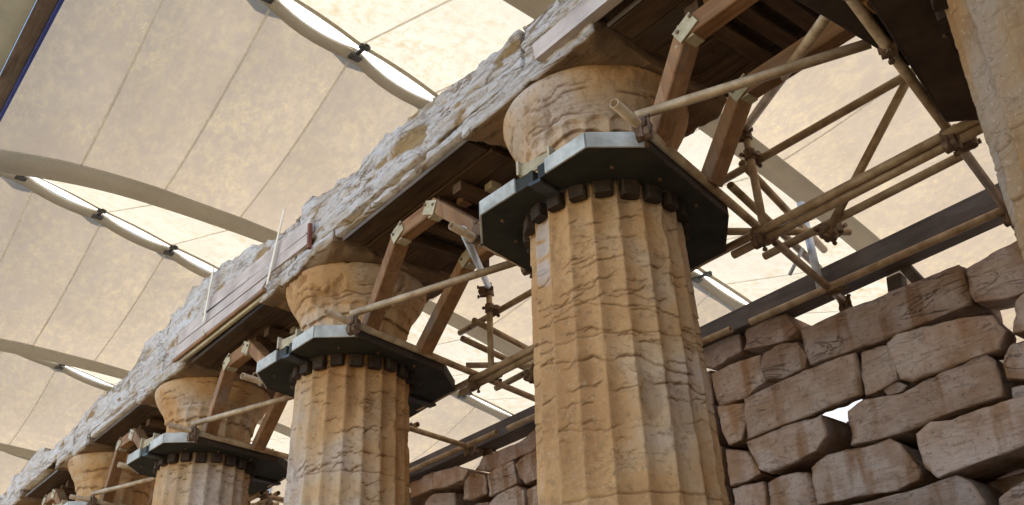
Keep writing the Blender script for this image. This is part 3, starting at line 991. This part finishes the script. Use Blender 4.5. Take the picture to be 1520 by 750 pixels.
# ------------------------------------------------------------------ timbers lying along the wall top
def wall_beam(x0, z0, x1, z1, label, h=.15, y0=5.14, y1=5.35):
    mb = MB()
    beam(mb, (x0, (y0 + y1) / 2, z0 - h / 2), (x1, (y0 + y1) / 2, z1 - h / 2), y1 - y0, h, ch=.006)
    tag(mb.obj('timber_beam', M['oldbeam']), label, 'beam', 'grey timbers above the wall')
wall_beam(-4.62, 4.43, 0.6, 4.545, 'long grey timber beam above the block wall right of the big column')
wall_beam(-9.4, 4.38, -4.66, 4.43, 'long grey timber beam above the wall between the middle sized and the big column')
def post(x, y, z0, z1, w, label, lean=0):
    tag(beam(MB(), (x, y, z0), (x + lean, y + .05, z1), w, w * .8, (0, 1, 0), .005).obj('timber_post', M['oldbeam']), label, 'post')
post(-2.62, 5.38, 4.10, 4.33, .10, 'short dark timber post between the wall top and the grey beam')
post(-2.40, 5.36, 4.10, 4.36, .07, 'slanting short timber strut next to the dark post on the wall top', -.13)

o = beam(MB(), (-1.30, 2.66, 4.30), (-1.255, 3.47, 4.30), .26, .045, ch=.005).obj('plank', M['block'])
tag(o, 'short dark plank lying on the ledger tube beside the top right collar', 'plank')

# ------------------------------------------------------------------ block wall
STONES = [
    [(-3.23,4.13),(-2.97,4.14),(-2.53,4.14),(-2.12,4.14),(-2.12,4.01),(-2.12,3.88),(-2.29,3.87),(-2.74,3.86),(-3.04,3.86),(-3.21,3.87),(-3.23,3.98)],
    [(-2.10,4.11),(-1.93,4.13),(-1.73,4.15),(-1.47,4.14),(-1.52,3.86),(-1.81,3.85),(-1.97,3.86),(-2.10,3.89),(-2.12,3.99)],
    [(-2.67,3.83),(-2.59,3.86),(-2.38,3.84),(-2.22,3.82),(-2.03,3.77),(-1.98,3.66),(-2.04,3.57),(-2.29,3.57),(-2.58,3.55),(-2.64,3.59),(-2.66,3.69)],
    [(-3.80,3.82),(-3.46,3.84),(-3.14,3.85),(-2.89,3.84),(-2.90,3.73),(-2.92,3.58),(-3.15,3.57),(-3.53,3.55),(-3.82,3.54)],
    [(-2.86,3.84),(-2.67,3.82),(-2.66,3.71),(-2.67,3.60),(-2.83,3.56),(-2.89,3.57),(-2.89,3.68)],
    [(-4.05,4.09),(-3.82,4.10),(-3.62,4.09),(-3.60,4.01),(-3.60,3.90),(-3.79,3.84),(-4.04,3.84)],
    [(-3.61,4.03),(-3.56,4.08),(-3.42,4.09),(-3.30,4.06),(-3.23,3.94),(-3.26,3.87),(-3.46,3.86),(-3.59,3.90)],
    [(-4.12,4.17),(-4.05,4.34),(-3.90,4.31),(-3.74,4.29),(-3.75,4.16),(-4.00,4.12)],
    [(-3.74,4.17),(-3.68,4.31),(-3.48,4.31),(-3.34,4.29),(-3.27,4.15),(-3.30,4.10),(-3.52,4.13)],
    [(-4.03,3.83),(-3.81,3.79),(-3.81,3.68),(-3.88,3.55),(-4.00,3.55),(-4.04,3.65)],
    [(-3.83,3.52),(-3.53,3.54),(-3.23,3.54),(-3.22,3.40),(-3.31,3.32),(-3.48,3.30),(-3.68,3.27),(-3.76,3.32),(-3.81,3.44)],
    [(-3.03,3.50),(-2.92,3.54),(-2.78,3.52),(-2.65,3.50),(-2.52,3.53),(-2.29,3.56),(-2.13,3.57),(-2.09,3.52),(-2.10,3.31),(-2.37,3.31),(-2.71,3.28),(-2.88,3.28),(-3.06,3.29)],
    [(-3.37,3.23),(-3.24,3.27),(-3.03,3.27),(-2.81,3.26),(-2.75,3.21),(-2.66,3.04),(-2.69,2.99),(-2.83,2.96),(-3.10,2.98),(-3.36,2.99)],
    [(-2.63,3.24),(-2.52,3.28),(-2.41,3.26),(-2.18,3.27),(-1.99,3.28),(-1.77,3.29),(-1.79,3.02),(-2.07,3.02),(-2.22,3.01),(-2.42,2.99),(-2.56,2.97),(-2.63,3.04)],
    [(-3.74,3.22),(-3.62,3.24),(-3.43,3.22),(-3.39,3.16),(-3.39,2.99),(-3.40,2.89),(-3.77,2.90)],
    [(-4.01,3.51),(-3.84,3.46),(-3.75,3.28),(-4.01,3.26)],
    [(-4.01,3.24),(-3.76,3.23),(-3.76,3.10),(-3.79,2.93),(-4.05,2.96)],
    [(-3.37,2.93),(-3.11,2.94),(-2.75,2.93),(-2.57,2.95),(-2.46,2.96),(-2.40,2.91),(-2.35,2.78),(-2.41,2.53),(-3.41,2.67)],
    [(-2.05,3.48),(-1.98,3.58),(-1.82,3.58),(-1.77,3.39),(-1.89,3.35),(-2.05,3.40)],
    [(-2.06,3.35),(-1.93,3.34),(-1.82,3.35),(-1.89,3.29),(-2.06,3.28)],
    [(-1.95,3.63),(-1.87,3.80),(-1.78,3.83),(-1.56,3.84),(-1.60,3.62),(-1.81,3.61)],
    [(-2.78,3.58),(-2.68,3.58),(-2.62,3.55),(-2.66,3.52),(-2.76,3.53)],
    [(-2.28,2.79),(-2.19,2.84),(-1.97,2.86),(-1.84,2.86),(-1.87,2.57),(-2.32,2.59)],
    [(-7.74,3.95),(-7.67,4.00),(-7.57,4.01),(-7.28,3.96),(-7.25,3.70),(-7.72,3.77)],
    [(-7.11,3.85),(-7.06,4.00),(-6.98,4.07),(-6.78,4.01),(-6.76,3.83),(-6.97,3.82)],
    [(-6.74,4.00),(-6.59,4.04),(-6.36,4.03),(-6.32,3.83),(-6.51,3.81),(-6.73,3.80)],
    [(-6.34,3.99),(-6.21,4.05),(-6.04,4.06),(-5.88,4.05),(-5.87,3.80),(-6.05,3.80),(-6.20,3.79),(-6.29,3.86)],
    [(-6.70,3.72),(-6.57,3.77),(-6.30,3.79),(-6.19,3.72),(-6.17,3.46),(-6.69,3.50)],
    [(-7.22,3.73),(-7.07,3.78),(-6.74,3.75),(-6.73,3.51),(-7.20,3.57)],
    [(-6.95,4.10),(-6.79,4.18),(-6.25,4.17),(-5.97,4.24),(-5.92,4.11),(-6.08,4.05),(-6.36,4.05),(-6.73,4.03)],
    [(-8.04,4.21),(-7.63,4.23),(-7.17,4.18),(-6.99,4.10),(-7.07,4.03),(-7.31,4.02),(-7.63,4.06),(-7.99,4.06)],
    [(-6.16,3.72),(-6.01,3.74),(-5.75,3.75),(-5.72,3.50),(-6.13,3.48)],
]
YW = 5.2
wall = thing('block_wall', 'ruined wall of big rough limestone blocks behind the columns', 'wall', (-4.0, YW, STY))

def inset(poly, d):
    n = len(poly)
    area = sum(poly[i][0] * poly[(i + 1) % n][1] - poly[(i + 1) % n][0] * poly[i][1] for i in range(n))
    if area < 0:
        poly = poly[::-1]
    cx = sum(p[0] for p in poly) / n
    cz = sum(p[1] for p in poly) / n
    return poly, (cx, cz)

def resample(poly, N):
    """keeps the corners, spreads the other points along the edges"""
    n = len(poly)
    L = [math.hypot(poly[(i + 1) % n][0] - poly[i][0], poly[(i + 1) % n][1] - poly[i][1]) for i in range(n)]
    tot = sum(L)
    out = []
    for i in range(n):
        k = max(1, int(round(N * L[i] / tot)))
        a, b_ = poly[i], poly[(i + 1) % n]
        for j in range(k):
            out.append((a[0] + (b_[0] - a[0]) * j / k, a[1] + (b_[1] - a[1]) * j / k))
    return out

def stone(poly, seed, N=44, y=YW, depth=.46, gap=-.005, amp=1.0, detail=1):
    poly, (cx, cz) = inset(poly, 0)
    P = resample(poly, N)
    N = len(P)
    rng = random.Random(seed)
    y += rng.uniform(-.02, .03)
    tilt = (rng.uniform(-.03, .03), rng.uniform(-.05, .05))
    rings = [(.25, 0, 0), (.48, 0, 0), (.68, 0, 0), (.84, 0, 0), (.94, 0, 0), (.975, 0.001, 0), (.993, .005, .0), (1.0, .014, .0), (1.0, .026, .001), (1.0, .07, .003), (1.0, depth * .6, .010), (.97, depth, .02)]
    if detail == 0:
        rings = [(.55, 0, 0), (.90, .004, 0), (1.0, .035, .004), (.97, depth, .02)]
    vs_, pit = [], []
    def put(x, yy, z, e):
        q = (x + seed * 3.1, yy, z)
        a = fbm(q, 3.2, 4) * .009 * amp + fbm((q[0], q[1], q[2] * 1.8), 13, 3) * .006 * amp
        c = sstep(.05, .45, fbm((q[0], q[1] + 4, q[2]), 4.5, 3)) * e
        vs_.append((x, yy + a * (1 if e < 1.5 else .3) + .022 * c * amp + tilt[0] * (x - cx) + tilt[1] * (z - cz), z))
        pit.append(min(1, c * .9 + (.35 if e > .9 else 0)))
    put(cx, y, cz, 0)
    for (s_, dy, g) in rings:
        for (px, pz) in P:
            dx, dz = px - cx, pz - cz
            L = math.hypot(dx, dz)
            k = s_ * (1 - (gap + g) / max(L, .05))
            wob = 0.009 * fbm((px * 1 + seed, pz, dy * 3), 9, 4) * (1 if s_ > .9 else 0) * amp
            k += wob / max(L, .05)
            put(cx + dx * k, y + dy, cz + dz * k, sstep(.86, 1.0, s_))
    fs_ = [(0, 1 + (i + 1) % N, 1 + i) for i in range(N)]
    for r_ in range(len(rings) - 1):
        a = 1 + r_ * N
        for i in range(N):
            j = (i + 1) % N
            fs_.append((a + i, a + j, a + N + j, a + N + i))
    last = 1 + (len(rings) - 1) * N
    fs_.append(tuple(last + i for i in range(N)))
    mb = MB().add(vs_, fs_)
    return part('stone', mb, M['wall'], wall, True, {'pit': pit})

for k, s_ in enumerate(STONES):
    stone(s_, k + 1, 64, YW, {3: .12, 1: .25, 2: .2}.get(k, .46))

# courses of the stretches that the camera sees little of, and the rear leaf
COURSES = [.2, .52, .80, 1.11, 1.40, 1.70, 1.98, 2.26, 2.56, 2.97, 3.28, 3.56, 3.86, 4.13]
RNG = random.Random(5)
def course_run(x0, x1, z0, z1, y, depth, skip=None, N=22, jit=.012):
    x = x0
    while x < x1 - .05:
        w = RNG.uniform(.38, .95)
        if x1 - (x + w) < .3:
            w = x1 - x
        j = lambda: RNG.uniform(-jit, jit)
        q = [(x + j(), z0 + j()), (x + w / 2, z0 + j()), (x + w + j(), z0 + j()), (x + w + j(), z1 + j()), (x + w / 2, z1 + j()), (x + j(), z1 + j())]
        if not (skip and skip(x, x + w, z0, z1)):
            stone(q, RNG.randint(100, 9000), N, y, depth, .006, .8, 1 if y < 5.5 and z1 > 2.9 else 0)
        x += w
for c in range(len(COURSES) - 1):
    z0, z1 = COURSES[c], COURSES[c + 1]
    if z0 >= 2.95:
        runs = [(-12.5, -8.05), (-5.86, -4.06), (-1.5, 1.6)]
        if z0 < 3.45:
            runs = [(-12.5, -4.06), (-1.75, 1.6)]
    elif z0 > 2.5:
        runs = [(-12.5, -3.42), (-1.85, 1.6)]
    else:
        runs = [(-12.5, 1.6)]
    for (a, b) in runs:
        course_run(a, b, z0, z1, YW, .46)
HOLES = [(-3.46, 3.66, .24), (-2.19, 3.95, .22)]
def in_hole(xa, xb, za, zb):
    for (hx, hz, hr) in HOLES:
        if xa - hr < hx < xb + hr and za - .03 < hz < zb + .03:
            return True
    return False
def rear(x0, x1, z0, z1):
    cuts = sorted([h for h in HOLES if z0 - .04 < h[1] < z1 + .04 and x0 < h[0] < x1])
    x = x0
    for h in cuts:
        course_run(x, h[0] - h[2], z0, z1, 5.69, .3, None, 16)
        x = h[0] + h[2]
    course_run(x, x1, z0, z1, 5.69, .3, None, 16)
for c in range(4, len(COURSES) - 1):
    rear(-12.4, 1.5, COURSES[c] + .06, COURSES[c + 1] + (.06 if c < len(COURSES) - 2 else -.05))

# ------------------------------------------------------------------ tent roof
def z_valley(y):
    return 8.54 - (.020 * (y - 3) ** 2 if y > 3 else .07 * (3 - y) ** 2)
def z_ridge(y):
    return 9.66 - .235 * (y - 3.33) if y < 5.4 else 9.175 - .215 * (y - 5.4)
Y0, Y1, SW = 1.05, 13.9, 1.075
RIDGES = [10.3, 4.25, -1.85, -7.9, -13.95, -20.0, -26.0]
VAL = [13.2, 7.0, 0.75, -5.45, -11.35, -17.65, -23.6, -29.5]
roof_names = {'A': 'beige tent sheet sloping away', 'B': 'bright cream tent sheet facing the sun'}
LAB = {('A', 3): 'large beige stained tent sheet filling the upper left', ('A', 4): 'beige tent sheet below the big curved band at left',
       ('A', 5): 'far beige tent sheet in the lower left corner', ('A', 2): 'beige tent sheet seen through the scaffolding at upper right',
       ('B', 3): 'bright cream tent sheet at the top, above the architrave', ('B', 4): 'small bright triangle of tent sheet left of the strapped boards',
       ('B', 5): 'far cream tent sheet mostly hidden at lower left', ('B', 2): 'cream tent sheet above the top edge of the picture',
       ('A', 1): 'beige tent sheet behind the camera overhead', ('A', 0): 'tent sheet at the near end of the roof', ('B', 1): 'cream tent sheet overhead behind the camera',
       ('B', 0): 'cream tent sheet at the near end of the roof', ('A', 6): 'last beige tent sheet at the far end', ('B', 6): 'last cream tent sheet at the far end'}

def sheet(kind, ri):
    xr = RIDGES[ri]
    xv = VAL[ri + 1] if kind == 'A' else VAL[ri]
    sgn = -1 if kind == 'A' else 1
    root = thing('tent_sheet', LAB[(kind, ri)], 'tent roof', (xr, 6.0, 8.8), 'sheets of the tent roof')
    nU = 14
    ny = int(round((Y1 - Y0) / SW))
    mat = M['fabA'] if kind == 'A' else M['fabB']
    def gap(y):
        return .03 + (.13 if kind == 'A' else .035) * (1 if y < 8 else .35) * abs(math.sin(math.pi * (y - 4.30) / 1.2)) ** .8
    def pos(u, y, dz=0):
        xa = xr + sgn * gap(y)
        xb = xv
        x = xa + (xb - xa) * u
        z = z_ridge(y) + (z_valley(y) - z_ridge(y)) * u
        z -= (.13 if kind == 'A' else .0) * math.sin(math.pi * u)                       # slack of the cloth
        fy = ((y - Y0) / SW) % 1.0
        z += .035 * math.sin(math.pi * fy) * math.sin(math.pi * min(1, u * 1.2))
        return (x, y, z + dz)
    for j in range(ny):
        vs_, fs_ = [], []
        nv = 8
        for a in range(nU + 1):
            for b in range(nv + 1):
                vs_.append(pos(a / nU, Y0 + SW * (j + b / nv)))
        for a in range(nU):
            for b in range(nv):
                i0 = a * (nv + 1) + b
                fs_.append((i0, i0 + 1, i0 + nv + 2, i0 + nv + 1))
        pn = part('fabric_panel', MB().add(vs_, fs_), mat, root, True)
        if j > 0:
            y = Y0 + SW * j
            vs_, fs_ = [], []
            for a in range(nU + 1):
                p = pos(a / nU, y)
                vs_ += [(p[0], y - .017, p[2] - .007), (p[0], y + .017, p[2] - .007), (p[0], y + .012, p[2] - .002), (p[0], y - .012, p[2] - .002)]
            for a in range(nU):
                for q in range(4):
                    fs_.append((4 * a + q, 4 * a + (q + 1) % 4, 4 * a + 4 + (q + 1) % 4, 4 * a + 4 + q))
            part('seam_tape', MB().add(vs_, fs_), M['seam'], pn)
    # belts along ridge and valley edges
    for (ua, ub, nm, th) in (((0.0, .040 if kind == 'A' else .028, 'ridge_belt', .02), (.905, 1.0, 'valley_belt', .03))):
        vs_, fs_ = [], []
        n = 70
        for b in range(n + 1):
            y = Y0 + (ny * SW) * b / n
            for (u, dz) in ((ua, -.035), (ub, -.035), (ub, -.012), (ua, -.012)):
                p = pos(u, y, dz)
                if ub == 1.0 and u == 1.0:
                    p = (p[0] - sgn * 0 , p[1], p[2])
                vs_.append(p)
        for b in range(n):
            for q in range(4):
                fs_.append((4 * b + q, 4 * b + (q + 1) % 4, 4 * b + 4 + (q + 1) % 4, 4 * b + 4 + q))
        if kind == 'B' and nm == 'valley_belt':
            continue
        part(nm, MB().add(vs_, fs_), M['band'], root, True)
    if kind == 'A':
        # clamps that pull the two sheets together, and the thin cable in the slit
        y = 4.30 - 1.2 * 2
        while y < Y1:
            z = z_ridge(y)
            c = part('ridge_clamp', beam(MB(), (xr - .16, y, z - .05), (xr + .16, y + .02, z - .05), .05, .03, ch=.004), M['clamp'], root)
            part('clamp_jaw', box(MB(), (xr - .11, y, z - .075), (.10, .16, .035)), M['clamp'], c)
            part('clamp_jaw', box(MB(), (xr + .11, y, z - .075), (.07, .13, .035)), M['clamp'], c)
            y += 1.2
        vs_, fs_ = [], []
        n = 36
        for k in range(n + 1):
            y = Y0 + (Y1 - Y0) * k / n
            for (dx, dz) in ((-.19, .03), (-.1, .05), (.05, .05), (.10, 0.03)):
                vs_.append((xr + dx, y, z_ridge(y) + dz))
        for k in range(n):
            for q in range(3):
                fs_.append((4 * k + q, 4 * k + q + 1, 4 * k + 5 + q, 4 * k + 4 + q))
        part('cover_flap', MB().add(vs_, fs_), M['flap'], root, True)
        t = MB()
        tube(t, (xr + .03, Y0, z_ridge(Y0)), (xr + .03, 5.4, z_ridge(5.4)), .004, 6, hollow=False)
        tube(t, (xr + .03, 5.4, z_ridge(5.4)), (xr + .03, Y1, z_ridge(Y1)), .004, 6, hollow=False)
        part('ridge_cable', t, M['seam'], root)
    return root
for ri in range(7):
    sheet('A', ri)
    sheet('B', ri)

# eaves beam along the open side of the tent
eb = thing('eaves_beam', 'dark roof beam with blue edge crossing the top left corner', 'beam', (-9, .8, 8.0))
part('blue_edge', beam(MB(), (-30, .97, 8.0), (14, .97, 8.0), .035, .10, ch=.004), M['blue'], eb)
segs = [(-30, -22), (-21.96, -16), (-15.96, -9.9), (-9.86, -3), (-2.96, 6), (6.04, 14)]
for a, b in segs:
    part('web_board', beam(MB(), (a, .875, 8.02), (b, .875, 8.02), .15, .06, ch=.004), M['oldbeam'], eb)
    part('joint_plate', beam(MB(), (b - .03, .875, 7.985), (b + .06, .875, 7.985), .16, .008, ch=.001), M['palewood'], eb)
for a, b in segs:
    part('side_panel', beam(MB(), (a, .66, 8.05), (b, .66, 8.05), .27, .05, ch=.004), M['greenpanel'], eb)
part('outer_rail', beam(MB(), (-30, .48, 8.06), (14, .48, 8.06), .05, .07, ch=.004), M['clamp'], eb)
# masts carrying the eaves beam, well outside the picture
for k, x in enumerate((-28.0, 12.0)):
    tag(tube(MB(), (x, .85, -.1), (x, .85, 7.99), .11, 20, .01).obj('tent_mast', M['galv'], None, True), 'steel mast carrying the eaves beam at the %s end of the tent' % ('far' if k == 0 else 'near'), 'mast')

# pale curtain hanging along the back of the tent
cu = thing('tent_curtain', 'pale bluish curtain at the back, glimpsed through the gaps of the block wall', 'curtain', (-8, 14, 3))
xk, k = -30.0, 0
while xk < 13:
    vs_, fs_ = [], []
    for a in range(9):
        x = xk + 3.0 * a / 8
        for c in range(7):
            z = 1.2 + 7.4 * c / 6
            vs_.append((x, 14.05 + .06 * math.sin(x * 3.1) + .03 * math.sin(x * 7.7 + z), z))
    for a in range(8):
        for c in range(6):
            i0 = a * 7 + c
            fs_.append((i0, i0 + 7, i0 + 8, i0 + 1))
    part('curtain_strip', MB().add(vs_, fs_), M['curtain'], cu, True)
    xk += 2.995

# cloth screens added out of view to block skylight and make light directional
sw = thing('side_light_blocker', 'added grey green cloth behind the camera, blocking skylight', 'light blocker', (4, -3.5, 0))
xk = 2.4
while xk < 11.5:
    vs_, fs_ = [], []
    for a in range(7):
        x = xk + 2.2 * a / 6
        for c in range(7):
            vs_.append((x, -3.5 + .05 * math.sin(x * 3.3) + .03 * math.sin(c * 2.0 + x), .0 + 8.2 * c / 6))
    for a in range(6):
        for c in range(6):
            i0 = a * 7 + c
            fs_.append((i0, i0 + 7, i0 + 8, i0 + 1))
    part('blocker_strip', MB().add(vs_, fs_), M['light_blocker'], sw, True)
    xk += 2.195
ew = thing('end_light_blocker', 'added grey green cloth at the near end, blocking skylight', 'light blocker', (11.6, 5, 0))  # second added screen, unseen, closes off light from the near end
yk = -3.4
while yk < 13.5:
    vs_, fs_ = [], []
    for a in range(7):
        y = yk + 2.2 * a / 6
        for c in range(7):
            vs_.append((11.6 + .05 * math.sin(y * 3.3), y, .0 + 8.4 * c / 6))
    for a in range(6):
        for c in range(6):
            i0 = a * 7 + c
            fs_.append((i0, i0 + 7, i0 + 8, i0 + 1))
    part('blocker_strip', MB().add(vs_, fs_), M['light_blocker'], ew, True)
    yk += 2.195
